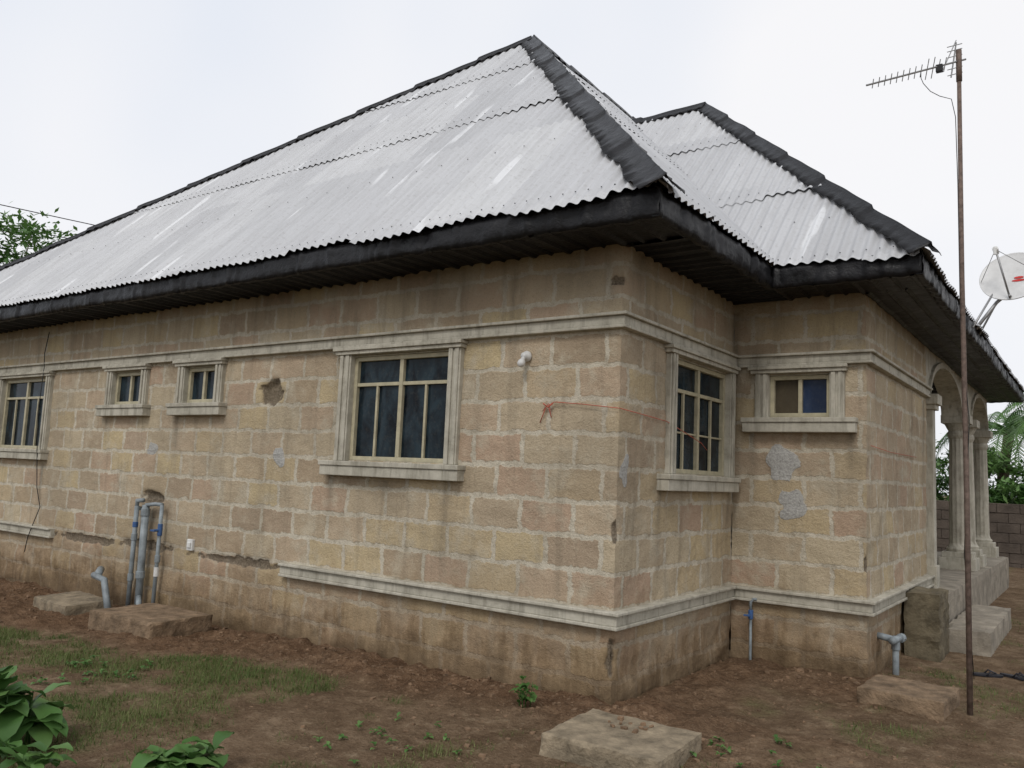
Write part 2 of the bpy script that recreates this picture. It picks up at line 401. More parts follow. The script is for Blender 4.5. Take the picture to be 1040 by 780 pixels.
# windows ----------------------------------------------------------------------
def window(kind,base,a0,a1,zr,ol,orr,sl,sr,small,glass,rot=False):
    z0,z1=zr; t=MB()
    zs=z0-.01
    for (p,q) in ((ol,a0),(a1,orr)):
        lb(t,kind,base,p,q,-.09,.045,zs,2.685)
        w=q-p
        lb(t,kind,base,p+w*.12,p+w*.42,.045,.062,zs,2.685)
        lb(t,kind,base,p+w*.6,p+w*.9,.045,.058,zs,2.685)
    lb(t,kind,base,a0+.001,a1-.001,-.09,.0,2.67,2.684)
    lb(t,kind,base,ol-.035,orr+.02,-.09,.072,2.686,2.72)
    lb(t,kind,base,ol-.055,orr+.03,-.04,.092,2.72,2.751)
    lb(t,kind,base,sl,sr,-.09,.115,zs-.045,zs-.001)
    lb(t,kind,base,sl+.01,sr-.01,-.05,.10,zs-.135,zs-.045)
    t.obj('window_surround',TRIM,house,bevel=.006)
    f=MB(); w=.038
    Z0,Z1=z0,2.668
    d0,d1=-.06,-.015
    lb(f,kind,base,a0,a0+w,d0,d1,Z0,Z1); lb(f,kind,base,a1-w,a1,d0,d1,Z0,Z1)
    lb(f,kind,base,a0+w,a1-w,d0,d1,Z0,Z0+w); lb(f,kind,base,a0+w,a1-w,d0,d1,Z1-w,Z1)
    c=(a0+a1)/2
    if small:
        lb(f,kind,base,c-.018,c+.018,d0+.005,d1-.004,Z0+w,Z1-w)
    else:
        zt=Z1-.27*(Z1-Z0)
        lb(f,kind,base,c-.022,c+.022,d0+.005,d1-.004,Z0+w,Z1-w)
        lb(f,kind,base,a0+w,c-.022,d0+.008,d1-.008,zt-.016,zt+.016); lb(f,kind,base,c+.022,a1-w,d0+.008,d1-.008,zt-.016,zt+.016)
        for k in (.25,.75):
            x=a0+(a1-a0)*k; lb(f,kind,base,x-.012,x+.012,d0+.01,d1-.011,Z0+w,zt-.016)
        if rot:
            zz=Z0+.36*(Z1-Z0)
            for k in (0,1,2,3):
                p=a0+(a1-a0)*k/4+.03; q=a0+(a1-a0)*(k+1)/4-.03
                lb(f,kind,base,p,q,-.052,-.032,zz-.008,zz+.008)
    f.obj('window_frame',CREAM,house,bevel=.003)
    gl=MB()
    if isinstance(glass,tuple):
        lb(gl,kind,base,a0+.01,c-.001,-.075,-.052,Z0+.01,Z1-.01); gl.obj('window_glass',glass[0],house)
        gl=MB(); lb(gl,kind,base,c+.001,a1-.01,-.075,-.056,Z0+.01,Z1-.01); gl.obj('window_glass',glass[1],house)
    else:
        lb(gl,kind,base,a0+.01,a1-.01,-.075,-.054,Z0+.01,Z1-.01); gl.obj('window_glass',glass,house)
window('S',0,-9.96,-8.67,BIG,-10.12,-8.54,-10.22,-8.48,False,GL_DARK)
window('S',0,-6.99,-6.35,SMA,-7.11,-6.23,-7.2,-6.15,True,(GL_DARK,GL_DARK))
window('S',0,-5.47,-4.90,SMA,-5.60,-4.78,-5.68,-4.70,True,(GL_DARK,GL_DARK))
window('S',0,-2.81,-1.627,BIG,-2.96,-1.49,-3.09,-1.41,False,GL_DARK)
window('E',0,.91,2.13,BIG,.79,2.235,.66,2.24,False,GL_DARK,True)
window('S',2.32,.35,.90,SMA,.22,1.03,.11,1.14,True,(GL_BROWN,GL_BLUE))

# ---------------------------------------------------------------- roof
PITCH=.105; AMP=.013
def roof_plane(name,O,A,Uh,slope,La,kmax,courses,step=8):
    O=Vector(O);A=Vector(A);Uh=Vector(Uh)
    cs=1/math.sqrt(1+slope*slope)
    Us=(Uh+Vector((0,0,slope)))*cs
    N=A.cross(Us).normalized()
    if N.z<0:N=-N
    m=MB(); m.uv=[]; n=int(La/PITCH*step); seed=U(0,50)
    for ci,(k0,k1) in enumerate(courses):
        rows=6; prev=None
        for i in range(n+1):
            a=La*i/n; km=kmax(a)
            sheet=int(a/.84+ci*.37); rnd=random.Random(sheet*13+ci*101+int(seed)); so=rnd.uniform(-.035,.035); lift=rnd.uniform(.003,.010)
            ka=k0-.05+so if k0>0 else k0-.03+so*.9+.012*nz(a*2,seed)
            kb=min(k1+.02,km)
            if km<=k0+.01: prev=None; continue
            h=AMP*math.sin(2*math.pi*a/PITCH); k=len(m.v)
            for r in range(rows+1):
                f=r/rows; kk=ka+(kb-ka)*f; s=kk/cs
                e=h+ (lift+.006)*(1-f)+ .014*nz(a*.9+seed,s*.9,ci)+ .005*nz(a*4,s*4,3)
                if ci==0 and r==0: e+=.012*nz(a*3,1,seed)-.01
                P=O+A*a+Us*s+N*e
                m.v.append(tuple(P)); m.uv.append((a,s))
            if prev is not None:
                for r in range(rows): m.f.append((prev+r,k+r,k+r+1,prev+r+1))
            prev=k
    o=m.obj(name,ROOF,house,smooth=True)
    sc=MB()
    for (k0,k1) in courses:
        for kk in (k0+.03,(k0+k1)/2):
            a=PITCH*.25
            while a<La:
                if kmax(a)>kk+.1:
                    P=O+A*a+Us*(kk/cs)+N*(AMP+.014)
                    q=.008
                    sc.add([P+A*q,P+Us*q,P-A*q,P-Us*q,P+N*.008],[(0,1,4),(1,2,4),(2,3,4),(3,0,4)])
                a+=PITCH*(1 if kk<k0+.1 else 3)
    sc.obj(name+'_screws',WIRE,house)
    return N
EX=.552; ZE=3.60; K1=3.68; AX=-3.13; ZA=7.41; WX=-14.1
sl1=(ZA-ZE)/K1
cr=[(0,1.70),(1.70,2.89),(2.89,3.68)]
L=EX-WX
N_front=roof_plane('roof_front',(WX,-EX,ZE),(1,0,0),(0,1,0),sl1,L,lambda a:min(K1,min((L-a),a/(AX-WX)*K1)),cr)
N_east=roof_plane('roof_east',(EX,-EX,ZE),(0,1,0),(-1,0,0),sl1,8.5,lambda a:min(K1,a),cr)
X2=1.754;Y2=1.768;K2=3.217;ZA2=6.84; sl2=(ZA2-3.585)/K2
cr2=[(0,1.0),(1.0,2.2),(2.2,3.217)]
N_f2=roof_plane('wing_roof_front',(-2.9,Y2,3.585),(1,0,0),(0,1,0),sl2,X2+2.9,lambda a:min(K2,X2+2.9-a),cr2)
N_e2=roof_plane('wing_roof_east',(X2,Y2,3.585),(0,1,0),(-1,0,0),sl2,10.8,lambda a:min(K2,min(a,10.8-a)),cr2,step=6)
slw=(ZA-ZE)/(AX-WX)
m=MB(); m.uv=[]
def poly(pts):
    k=len(m.v); m.v+=pts; m.uv+=[(p[0]+p[1]*.3,p[2]) for p in pts]; m.f.append(tuple(range(k,k+len(pts))))
YB=12.2
poly([(WX,-EX,ZE),(AX,3.13,ZA),(AX,8.5,ZA),(WX,YB,ZE)])
poly([(WX,YB,ZE),(AX,8.5,ZA),(EX,YB,ZE)])
poly([(EX,7.9,ZE),(EX,YB,ZE),(AX,8.5,ZA),(AX,7.9,ZA)])
XR=X2-K2;YR=Y2+K2
poly([(X2,Y2+10.8,3.585),(XR,Y2+10.8-K2,ZA2),(XR-K2,Y2+10.8,3.585)])
poly([(XR,YR,ZA2),(XR,Y2+10.8-K2,ZA2),(XR-K2,Y2+10.8,3.585),(XR-K2,YR+K2,3.585)])
poly([(XR,YR,ZA2),(XR-K2,YR+K2,3.585),(-4.9,YR+K2,3.585),(-4.9,YR,ZA2)])
m.obj('roof_rear_slopes',ROOF,house)
N_west=Vector((-slw,0,1)).normalized()
def cap(P,Q,Na,Nb,w=.17,name='hip_cap',lift=.03):
    P=Vector(P);Q=Vector(Q);D=(Q-P);Ln=D.length;D.normalize()
    Sa=D.cross(Na).normalized(); Sb=D.cross(Nb).normalized()
    up=(Na+Nb).normalized()
    if (Sa.dot(Nb))>0: Sa=-Sa
    if (Sb.dot(Na))>0: Sb=-Sb
    m=MB(); st=.04; n=int(Ln/st); W=7
    seam=.95
    for i in range(n+1):
        s=Ln*i/n; ph=(s%seam)/seam; ex=.022*(1-ph)
        wl=w*(1+.16*nz(s*2.1,P.x)+.14*nz(s*9,P.y)+.05*(1-ph)); wr=w*(1+.16*nz(s*2.3,P.z+5)+.14*nz(s*9,7)+.05*(1-ph))
        c=P+D*s+up*(lift+ex+.010*nz(s*3,2))
        for S,wd,Nn,fr in ((Sa,wl,Na,1),(Sa,wl,Na,.55),(Sa,wl,Na,.15),(up,0,up,0),(Sb,wr,Nb,.15),(Sb,wr,Nb,.55),(Sb,wr,Nb,1)):
            wob=.022*nz(s*7,fr*3,wd)+.012*math.sin(s*42)*(fr>.9)
            drop=-.012*fr
            m.v.append(tuple(c+S*wd*fr+Nn*(wob*fr+drop+(.015 if fr==0 else 0))))
    for i in range(n):
        for j in range(W-1):
            a=i*W+j; m.f.append((a,a+1,a+W+1,a+W))
    o=m.obj(name,BLACK,house,smooth=True)
    sd=o.modifiers.new('s','SOLIDIFY'); sd.thickness=.004
apex=(AX,3.13,ZA)
cap((EX+.05,-EX-.05,ZE-.03),apex,N_front,N_east,.19)
cap((WX,-EX,ZE),apex,N_front,N_west,.10)
cap(apex,(AX,8.5,ZA),N_east,N_west,.15,'ridge_cap')
cap((X2+.05,Y2-.05,3.56),(XR,YR,ZA2),N_f2,N_e2,.16)
N_b2=Vector((0,sl2,1)).normalized()
cap((XR,YR,ZA2),(-2.7,YR,ZA2),N_f2,N_b2,.13,'ridge_cap')
cap((XR,YR,ZA2),(XR,Y2+10.8-K2,ZA2),N_e2,Vector((-sl2,0,1)).normalized(),.14,'ridge_cap')
def fascia(p0,p1,out,z0=3.385,z1=3.575,name='fascia'):
    p0=Vector((*p0,0));p1=Vector((*p1,0));o=Vector((*out,0)); D=p1-p0;Ln=D.length;D.normalize()
    m=MB(); n=max(2,int(Ln/.022)); rows=[(z0+.004,-.05),(z0,0),(z0+.03,.006),(z0+.07,.012),((z0+z1)/2+.01,.004),(z1-.05,.010),(z1,-.004),(z1+.012,-.03)]
    cre=[];q=0
    rnd=random.Random(int(p0.x*100)+5)
    while q<Ln: q+=rnd.uniform(.14,.5); cre.append((q,rnd.choice((-1,1))*rnd.uniform(.008,.022),rnd.uniform(-.3,.3)))
    for i in range(n+1):
        s=Ln*i/n; q=p0+D*s
        seam=.012*((s%.92)<.05)
        near=[c for c in cre if abs(s-c[0])<.16]
        for r,(z,d) in enumerate(rows):
            cz=0
            for (cs_,ca,sk) in near:
                dd=abs(s-cs_-sk*(z-z0))
                if dd<.055: cz+=ca*(1-dd/.055)
            wv=.014*nz(s*1.7+q.x,z*4,q.y)+.013*nz(s*6,z*9,3)+.006*nz(s*20,z*20,8)
            zz=z+.012*nz(s*1.3,r*.2+q.y)+ (.012*nz(s*9,9) if r<2 else 0)
            v=q+o*(d+wv+cz+seam); v.z=zz; m.v.append(tuple(v))
    W=len(rows)
    for i in range(n):
        for j in range(W-1):
            a=i*W+j; m.f.append((a,a+1,a+W+1,a+W))
    ob=m.obj(name,BLACK,house,smooth=True); sd=ob.modifiers.new('s','SOLIDIFY'); sd.thickness=.006; sd.offset=-1
fo=EX-.02
fascia((WX,-fo),(fo+.01,-fo),(0,-1)); fascia((fo,-fo-.01),(fo,Y2+.02),(1,0))
fascia((fo,Y2+.02),(X2-.02+.01,Y2+.02),(0,-1)); fascia((X2-.02,Y2+.01),(X2-.02,Y2+10.8),(1,0))
fascia((X2-.02,Y2+10.78),(WX,Y2+10.78),(0,1))
fascia((WX,Y2+10.78),(WX,-fo),(-1,0))
def soffit(x0,x1,y0,y1,along,z=3.40):
    m=MB()
    if along=='Y': w,l=x1-x0,y1-y0
    else: w,l=y1-y0,x1-x0
    n=max(4,int(w/.025)); rows=max(2,int(l/.2))
    for i in range(n+1):
        t=w*i/n; ph=(t%.16)/.16
        h=-.020 if ph<.22 else 0
        for r in range(rows+1):
            q=l*r/rows; zz=z+h+.014*nz(t*2+x0,q*2,y0)
            m.v.append((x0+t,y0+q,zz) if along=='Y' else (x0+q,y0+t,zz))
    for i in range(n):
        for r in range(rows):
            a=i*(rows+1)+r; m.f.append((a,a+1,a+rows+2,a+rows+1))
    m.obj('soffit',BLACK,house)
soffit(WX,fo,-fo,.02,'Y'); soffit(-.02,fo,.02,2.34,'X'); soffit(fo,X2-.02,Y2+.02,2.34,'Y')
soffit(1.19,X2-.02,2.34,Y2+10.7,'Y'); soffit(-.6,1.19,PY,12.4,'X',3.405)

# porch -----------------------------------------------------------------------
def rough_box(name,x0,x1,y0,y1,z0,z1,mat,rot=0,am=.012,tilt=0,parent=None,st=.04,chip=.02):
    m=MB(); cx,cy=(x0+x1)/2,(y0+y1)/2
    nx_=max(2,int((x1-x0)/st)); ny_=max(2,int((y1-y0)/st)); nz_=max(2,int((z1-z0)/st)); idx={}
    def vid(i,j,k):
        if (i,j,k) not in idx:
            x=x0+(x1-x0)*i/nx_; y=y0+(y1-y0)*j/ny_; z=z0+(z1-z0)*k/nz_
            ei=i in(0,nx_);ej=j in(0,ny_);ek=k in(0,nz_)
            if ei+ej+ek>=2:
                s=.004+chip*max(0,nz(x*5,y*5,z*5+3))
                x+=(cx-x)/max(abs(cx-x),.01)*s*ei; y+=(cy-y)/max(abs(cy-y),.01)*s*ej; z-=s*ek*(k==nz_)
            v=Vector((x,y,z)); d=Vector((nz(x*9,y*9,z*9),nz(x*9+5,y*9,z*9),nz(x*9,y*9+5,z*9)))*am
            d+=Vector((nz(x*25,y*25,z*25),nz(x*25+5,y*25,z*25),nz(x*25,y*25+5,z*25)))*am*.5
            idx[(i,j,k)]=len(m.v); m.v.append(tuple(v+d))
        return idx[(i,j,k)]
    for i in range(nx_):
        for j in range(ny_): m.f.append((vid(i,j,nz_),vid(i+1,j,nz_),vid(i+1,j+1,nz_),vid(i,j+1,nz_)))
    for k in range(nz_):
        for i in range(nx_):
            m.f.append((vid(i,0,k),vid(i+1,0,k),vid(i+1,0,k+1),vid(i,0,k+1))); m.f.append((vid(i,ny_,k+1),vid(i+1,ny_,k+1),vid(i+1,ny_,k),vid(i,ny_,k)))
        for j in range(ny_):
            m.f.append((vid(0,j,k+1),vid(0,j+1,k+1),vid(0,j+1,k),vid(0,j,k))); m.f.append((vid(nx_,j,k),vid(nx_,j+1,k),vid(nx_,j+1,k+1),vid(nx_,j,k+1)))
    M=Matrix.Translation((cx,cy,0))@Matrix.Rotation(math.radians(rot),4,'Z')@Matrix.Rotation(math.radians(tilt),4,'X')@Matrix.Translation((-cx,-cy,0))
    m.v=[tuple(M@Vector(v)) for v in m.v]
    return m.obj(name,mat,parent,smooth=False)
rough_box('porch_floor',-.5,1.48,4.75,12.2,-.2,.55,SLABL,parent=house,st=.08)
rough_box('porch_step',1.50,1.93,4.35,6.7,-.2,.27,SLABL,parent=house,st=.06)
rough_box('step_buttress',1.23,1.56,3.75,4.33,-.2,.66,MOSSY,parent=house,am=.02)
rough_box('step_buttress',1.24,1.475,4.335,4.745,-.2,.5,MOSSY,parent=house)
def column(x,y,z0=0,zt=2.80):
    m=MB()
    m.box(x-.24,x+.24,y-.24,y+.24,z0-.1,.72); m.box(x-.2,x+.2,y-.2,y+.2,.72,.80)
    prof=[(.80,.16),(.84,.17),(.87,.14),(.92,.125),(1.6,.122),(2.45,.108),(2.50,.13),(2.54,.13),(2.57,.115),(2.66,.16),(2.68,.17)]
    N=24;k=len(m.v)
    for z,r in prof:
        for j in range(N):
            t=2*math.pi*j/N; rr=r*(1-.06*(j%2)) if .9<z<2.48 else r
            m.v.append((x+rr*math.cos(t),y+rr*math.sin(t),z))
    for i in range(len(prof)-1):
        for j in range(N): m.f.append((k+i*N+j,k+i*N+(j+1)%N,k+(i+1)*N+(j+1)%N,k+(i+1)*N+j))
    m.box(x-.19,x+.19,y-.19,y+.19,2.68,zt)
    m.obj('porch_column',TRIM,house,bevel=.005)
column(1.14,8.5); column(1.14,9.4); column(1.09,11.9)
m=MB()
m.box(.96,1.275,PY-.02,PY+.16,.5,2.62); m.box(.93,1.31,PY-.05,PY+.20,2.62,2.68); m.box(.90,1.34,PY-.08,PY+.24,2.68,2.80); m.box(.95,1.30,PY-.04,PY+.18,.5,.8)
m.obj('porch_pilaster',TRIM,house,bevel=.006)

# wall details --------------------------------------------------------------------
m=MB()
pts=[(-8.75,-.03,3.3),(-8.8,-.04,3.0),(-8.66,-.09,2.8),(-8.72,-.08,2.2),(-8.55,-.12,1.7),(-8.62,-.04,1.2),(-8.5,-.03,.95),(-8.62,-.09,.55),(-8.75,-.05,.35)]
m.tube(pts,.006,6); m.obj('hanging_cable',WIRE,house,smooth=True)
def lathe(m,prof,M,N=16):
    k=len(m.v)
    for z,r in prof:
        for j in range(N):
            t=2*math.pi*j/N; m.v.append(tuple(M@Vector((r*math.cos(t),r*math.sin(t),z))))
    for i in range(len(prof)-1):
        for j in range(N): m.f.append((k+i*N+j,k+i*N+(j+1)%N,k+(i+1)*N+(j+1)%N,k+(i+1)*N+j))
wl=empty('wall_lamp')
m=MB(); M=Matrix.Translation((-.83,-.01,2.58))@Matrix.Rotation(math.radians(90),4,'X')
lathe(m,[(0,.001),(0,.042),(.018,.044),(.03,.03),(.06,.026),(.065,.001)],M)
m.obj('lamp_holder',PVCW,wl,smooth=True)
m=MB(); M=Matrix.Translation((-.83,-.065,2.565))@Matrix.Rotation(math.radians(150),4,'X')
lathe(m,[(0,.014),(.02,.018),(.042,.030),(.065,.032),(.082,.022),(.09,.001)],M)
m.obj('bulb',PVCW,wl,smooth=True)
sb=MB(); sb.box(-5.17,-5.07,-.035,0.0,.68,.80); sb.box(-5.15,-5.09,-.05,-.036,.71,.77); sb.obj('electric_socket_box',PVCW,None,bevel=.008)
m=MB()
pts=[(-.66,-.02,2.14),(-.60,-.03,2.20),(-.57,-.03,2.13),(-.63,-.03,2.17),(-.55,-.03,2.21),(-.3,-.03,2.19),(.02,-.03,2.155),(.03,.3,2.14),(.03,.75,2.12),(.075,1.05,2.04),(.06,1.4,1.98),(.03,1.6,1.93)]
m.tube(pts,.0035,5)
m.tube([(-.62,-.03,2.18),(-.68,-.02,2.05)],.004,5); m.tube([(-.60,-.03,2.18),(-.57,-.03,2.09)],.004,5); m.tube([(-.65,-.03,2.20),(-.60,-.035,2.17),(-.56,-.03,2.20)],.006,5)
m.tube([(1.225,2.4,2.03),(1.23,3.2,2.01),(1.225,4.6,2.02)],.003,5)
m.obj('red_twine',TWINE,None,smooth=True)

# ---------------------------------------------------------------- plumbing
pp=empty('pvc_waste_pipes')
m=MB()
m.tube([(-6.12,-.08,1.10),(-6.12,-.08,-.1)],.026,12)
m.tube([(-5.92,-.09,1.12),(-5.90,-.09,-.12)],.040,12)
m.tube([(-5.62,-.08,1.14),(-5.63,-.08,-.1)],.021,12)
m.tube([(-6.12,.02,1.06),(-6.12,-.08,1.08),(-6.12,-.08,1.16),(-6.0,-.08,1.17)],.026,10)
m.tube([(-5.92,-.09,1.12),(-5.75,-.085,1.14),(-5.62,-.08,1.14)],.022,10)
m.tube([(-6.50,-.30,.30),(-6.20,-.34,.28),(-5.98,-.38,-.06)],.036,12)
m.tube([(-6.62,-.16,.34),(-6.45,-.28,.31)],.042,12)
m.tube([(-5.90,-.09,.12),(-5.70,-.2,.0)],.03,10)
m.obj('pipes',PVC,pp,smooth=True)
m=MB()
for x,y,z,r in ((-6.12,-.08,.75,.034),(-5.91,-.09,.35,.050),(-5.92,-.09,1.04,.050),(-5.62,-.08,.55,.030),(-6.12,-.08,.3,.034)):
    m.tube([(x,y,z-.04),(x,y,z+.04)],r,12)
m.obj('couplings',PVC,pp,bevel=.004)
m=MB(); m.tube([(-5.62,-.08,.80),(-5.62,-.08,.93)],.027,10); m.tube([(-5.62,-.10,.86),(-5.62,-.16,.86)],.015,8); m.box(-5.66,-5.58,-.175,-.16,.85,.87); m.tube([(-6.12,-.08,.86),(-6.12,-.08,.92)],.031,10); m.obj('valve',BLUEP,pp,bevel=.003)
m=MB(); m.tube([(-5.62,-.08,.36),(-5.62,-.08,.46)],.028,10); m.obj('coupling_white',PVCW,pp)
tp=empty('standpipe_tap')
m=MB(); m.tube([(.215,2.25,-.1),(.215,2.25,.42)],.013,10); m.tube([(.215,2.25,.50),(.215,2.25,.57),(.24,2.25,.60),(.27,2.25,.60)],.013,10); m.tube([(.16,2.2,.03),(.27,2.2,.02)],.017,10); m.obj('pipe',PVC,tp,smooth=True)
m=MB(); m.tube([(.215,2.25,.42),(.215,2.25,.50)],.023,10); m.tube([(.215,2.23,.46),(.215,2.17,.46)],.010,8); m.box(.18,.25,2.155,2.17,.452,.468); m.obj('valve',BLUEP,tp,bevel=.003)
wp=empty('drain_pipe')
m=MB(); m.tube([(1.18,2.72,.36),(1.32,2.72,.34)],.030,12); m.tube([(1.34,2.79,.36),(1.34,2.79,-.1)],.028,12); m.tube([(1.33,2.68,.33),(1.36,2.9,.33)],.032,12); m.obj('pipe',PVC,wp,smooth=True)
m=MB(); m.tube([(1.34,2.79,.24),(1.34,2.79,.31)],.037,12); m.tube([(1.36,2.88,.33),(1.365,2.94,.33)],.040,12); m.obj('coupling',PVC,wp,bevel=.004)

# ---------------------------------------------------------------- slabs
rough_box('concrete_chamber_cover',-5.35,-4.35,-.92,-.22,-.2,.13,SLABD,3,am=.008,st=.03,chip=.012)
rough_box('concrete_chamber_cover',-6.95,-6.10,-.75,-.25,-.2,.06,SLAB,-4,am=.008,tilt=3,st=.03,chip=.012)
rough_box('concrete_chamber_cover',.10,.86,-1.08,-.40,-.2,.13,SLAB,2,am=.008,st=.025,chip=.016)
rough_box('concrete_chamber_cover',1.33,1.93,1.42,2.02,-.2,.16,SLABD,-3,am=.008,st=.025,chip=.016)
m=MB()
def rock(x,y,s,z=None):
    z=gz(x,y) if z is None else z
    sc=Vector((U(.7,1.3),U(.7,1.3),U(.4,.8)))*s; an=U(0,6.28); c,sn=math.cos(an),math.sin(an)
    vs=[]
    for p in [(a,b,d) for a in(-1,1) for b in(-1,1) for d in(-1,1)]:
        q=Vector((p[0]*sc.x*U(.5,1),p[1]*sc.y*U(.5,1),p[2]*sc.z*U(.5,1)))
        vs.append(Vector((q.x*c-q.y*sn+x,q.x*sn+q.y*c+y,q.z+z+s*.10)))
    m.add(vs,[(0,1,3,2),(4,6,7,5),(0,4,5,1),(2,3,7,6),(0,2,6,4),(1,5,7,3)])
for i in range(2600):
    x=U(-12,.5); y=-abs(random.gauss(0,.6))-.02; rock(x,y,random.choice((.004,.005,.006,.008,.010,.018)) )
for i in range(900):
    x=U(0,3.2); y=U(-.8,3.5)
    if x<1.2 and y>2.2: continue
    rock(x,y,random.choice((.004,.006,.008,.013)))
for i in range(2600): rock(U(-9,2.5),U(-4.5,-.6),random.choice((.003,.004,.006,.008)))
for i in range(14): rock(U(.3,.6),U(-.7,-.5),U(.008,.022),.135)
for i in range(50): rock(U(-.1,1.1),U(-1.4,-.2),U(.008,.025))
for i in range(25): rock(U(.5,1.3),U(1.6,2.2),U(.010,.03))
m.obj('rubble',STONE)

# ---------------------------------------------------------------- grass
m=MB()
for i in range(330000):
    x=U(-11,2.6) if i%7 else U(.6,4); y=U(-4.6,-.5) if i%7 else U(-2,9)
    if 0<x<1.25 and y>-.2 : continue
    if x<0 and y>-.05: continue
    g_=grassf(x,y)
    if R()>g_*.8: continue
    z=gz(x,y); h=U(.010,.032)*(1+.8*g_); an=U(0,6.28); w=U(.0018,.0036); l=U(.2,1.1)*h
    dx,dy=math.cos(an),math.sin(an)
    m.add([(x-dy*w,y+dx*w,z-.003),(x+dy*w,y-dx*w,z-.003),(x+dx*l,y+dy*l,z+h)],[(0,1,2)],max(0,min(1,.5+.5*nz(x*1.5,y*1.5)+U(-.3,.3))))
m.obj('grass',GRASSM)

# ---------------------------------------------------------------- plants
def leaf(m,base,yaw,elev,Ln,W,droop,tint,seg=7,fold=.25):
    d=Vector((math.cos(yaw),math.sin(yaw),0)); side=Vector((-d.y,d.x,0)); p=Vector(base); e=elev; st=Ln/seg; vs=[]
    for i in range(seg+1):
        t=i/seg; w=W*math.sin(math.pi*min(1,(t*.93+.04)))**.8
        if t==1: w=.001
        upn=Vector((0,0,1)); cu=W*.12*math.sin(t*13+yaw)
        vs+=[p+side*w+upn*(w*fold+cu),p,p-side*w+upn*(w*fold-cu)]
        p=p+(d*math.cos(e)+Vector((0,0,1))*math.sin(e))*st; e-=droop/seg
    fs=[]
    for i in range(seg):
        a=i*3; fs+=[(a,a+1,a+4,a+3),(a+1,a+2,a+5,a+4)]
    m.add(vs,fs,tint)
def plant(name,loc,n,H,Ln,W,spread=.2,stems=4,mat=LEAF2):
    m=MB(); x0,y0=loc
    for s in range(stems):
        a=U(0,6.28); bx=x0+math.cos(a)*spread*R(); by=y0+math.sin(a)*spread*R(); z0=gz(bx,by); h=H*U(.6,1); lx,ly=U(-.15,.15)*h,U(-.15,.15)*h
        k=len(m.v); m.tube([(bx,by,z0-.02),(bx+lx*.5,by+ly*.5,z0+h*.5),(bx+lx,by+ly,z0+h)],[H*.02,H*.015,H*.008],6); m.t+=[.3]*(len(m.v)-k)
        for i in range(n):
            f=U(.25,1); leaf(m,(bx+lx*f,by+ly*f,z0+h*f),U(0,6.28),U(.1,.9),Ln*U(.6,1.1),W*U(.7,1.1),U(.6,1.6),U(.2,1))
    return m.obj(name,mat,smooth=True)
plant('broadleaf_weed',(-2.17,-3.0),7,.42,.30,.085,.20,6)
plant('broadleaf_weed',(-1.02,-2.66),8,.15,.19,.05,.2,7)
plant('broadleaf_weed',(-.42,-.46),7,.20,.08,.024,.06,5)
plant('broadleaf_weed',(-1.75,-3.1),6,.15,.16,.04,.25,5)
plant('creeping_weeds',(-3.4,-1.9),5,.05,.05,.014,.5,22)
plant('creeping_weeds',(-.7,-1.5),5,.04,.045,.012,.5,16)
plant('creeping_weeds',(1.2,-.3),5,.04,.045,.012,.45,14)

def foliage(m,c,rad,n,size,dens=1):
    c=Vector(c)
    clumps=[]
    for i in range(n):
        while True:
            v=Vector((U(-1,1),U(-1,1),U(-1,1)))
            if .25<v.length<1: break
        clumps.append(Vector((c.x+v.x*rad[0],c.y+v.y*rad[1],c.z+v.z*rad[2])))
    for q in clumps:
        cr_=U(.14,.3)*max(rad); tb=max(0,min(1,.45+.45*((q.z-c.z)/rad[2])+U(-.3,.3)))
        for i in range(int(70*dens)):
            v=Vector((random.gauss(0,.5),random.gauss(0,.5),random.gauss(0,.38)))*cr_+q
            s=size*U(.5,1.2); a=Vector((U(-1,1),U(-1,1),U(-.7,.4))).normalized(); b=a.cross(Vector((U(-.5,.5),U(-.5,.5),1))).normalized()
            m.add([v-a*s,v+b*s*.35,v+a*s,v-b*s*.35],[(0,1,2,3)],max(0,min(1,tb+U(-.2,.2))))
    return clumps
def tree(name,x,y,c,rad,n=45,size=.14,tr=.18,mat=LEAF1,dens=1):
    root=empty(name)
    m=MB(); cl=foliage(m,c,rad,n,size,dens); m.obj('crown',mat,root)
    t=MB(); z0=gz(x,y)-.1; top=Vector(c)
    pts=[Vector((x,y,z0)).lerp(top,i/6)+Vector((.15*nz(i,x),.15*nz(i,y),0)) for i in range(7)]
    t.tube(pts,[tr*(1-.13*i) for i in range(7)],10)
    for q in random.sample(cl,min(14,len(cl))):
        s=pts[random.choice((3,4,5))]; mid=s.lerp(q,.5)+Vector((0,0,-.2)); t.tube([s,mid,q],[tr*.35,tr*.2,tr*.06],6)
    t.obj('trunk',BARK,root,smooth=True)
tree('broadleaf_tree',-30.9,8.2,(-30.9,8.2,8.5),(2.7,2.7,2.1),75,.2,.22,LEAF2)
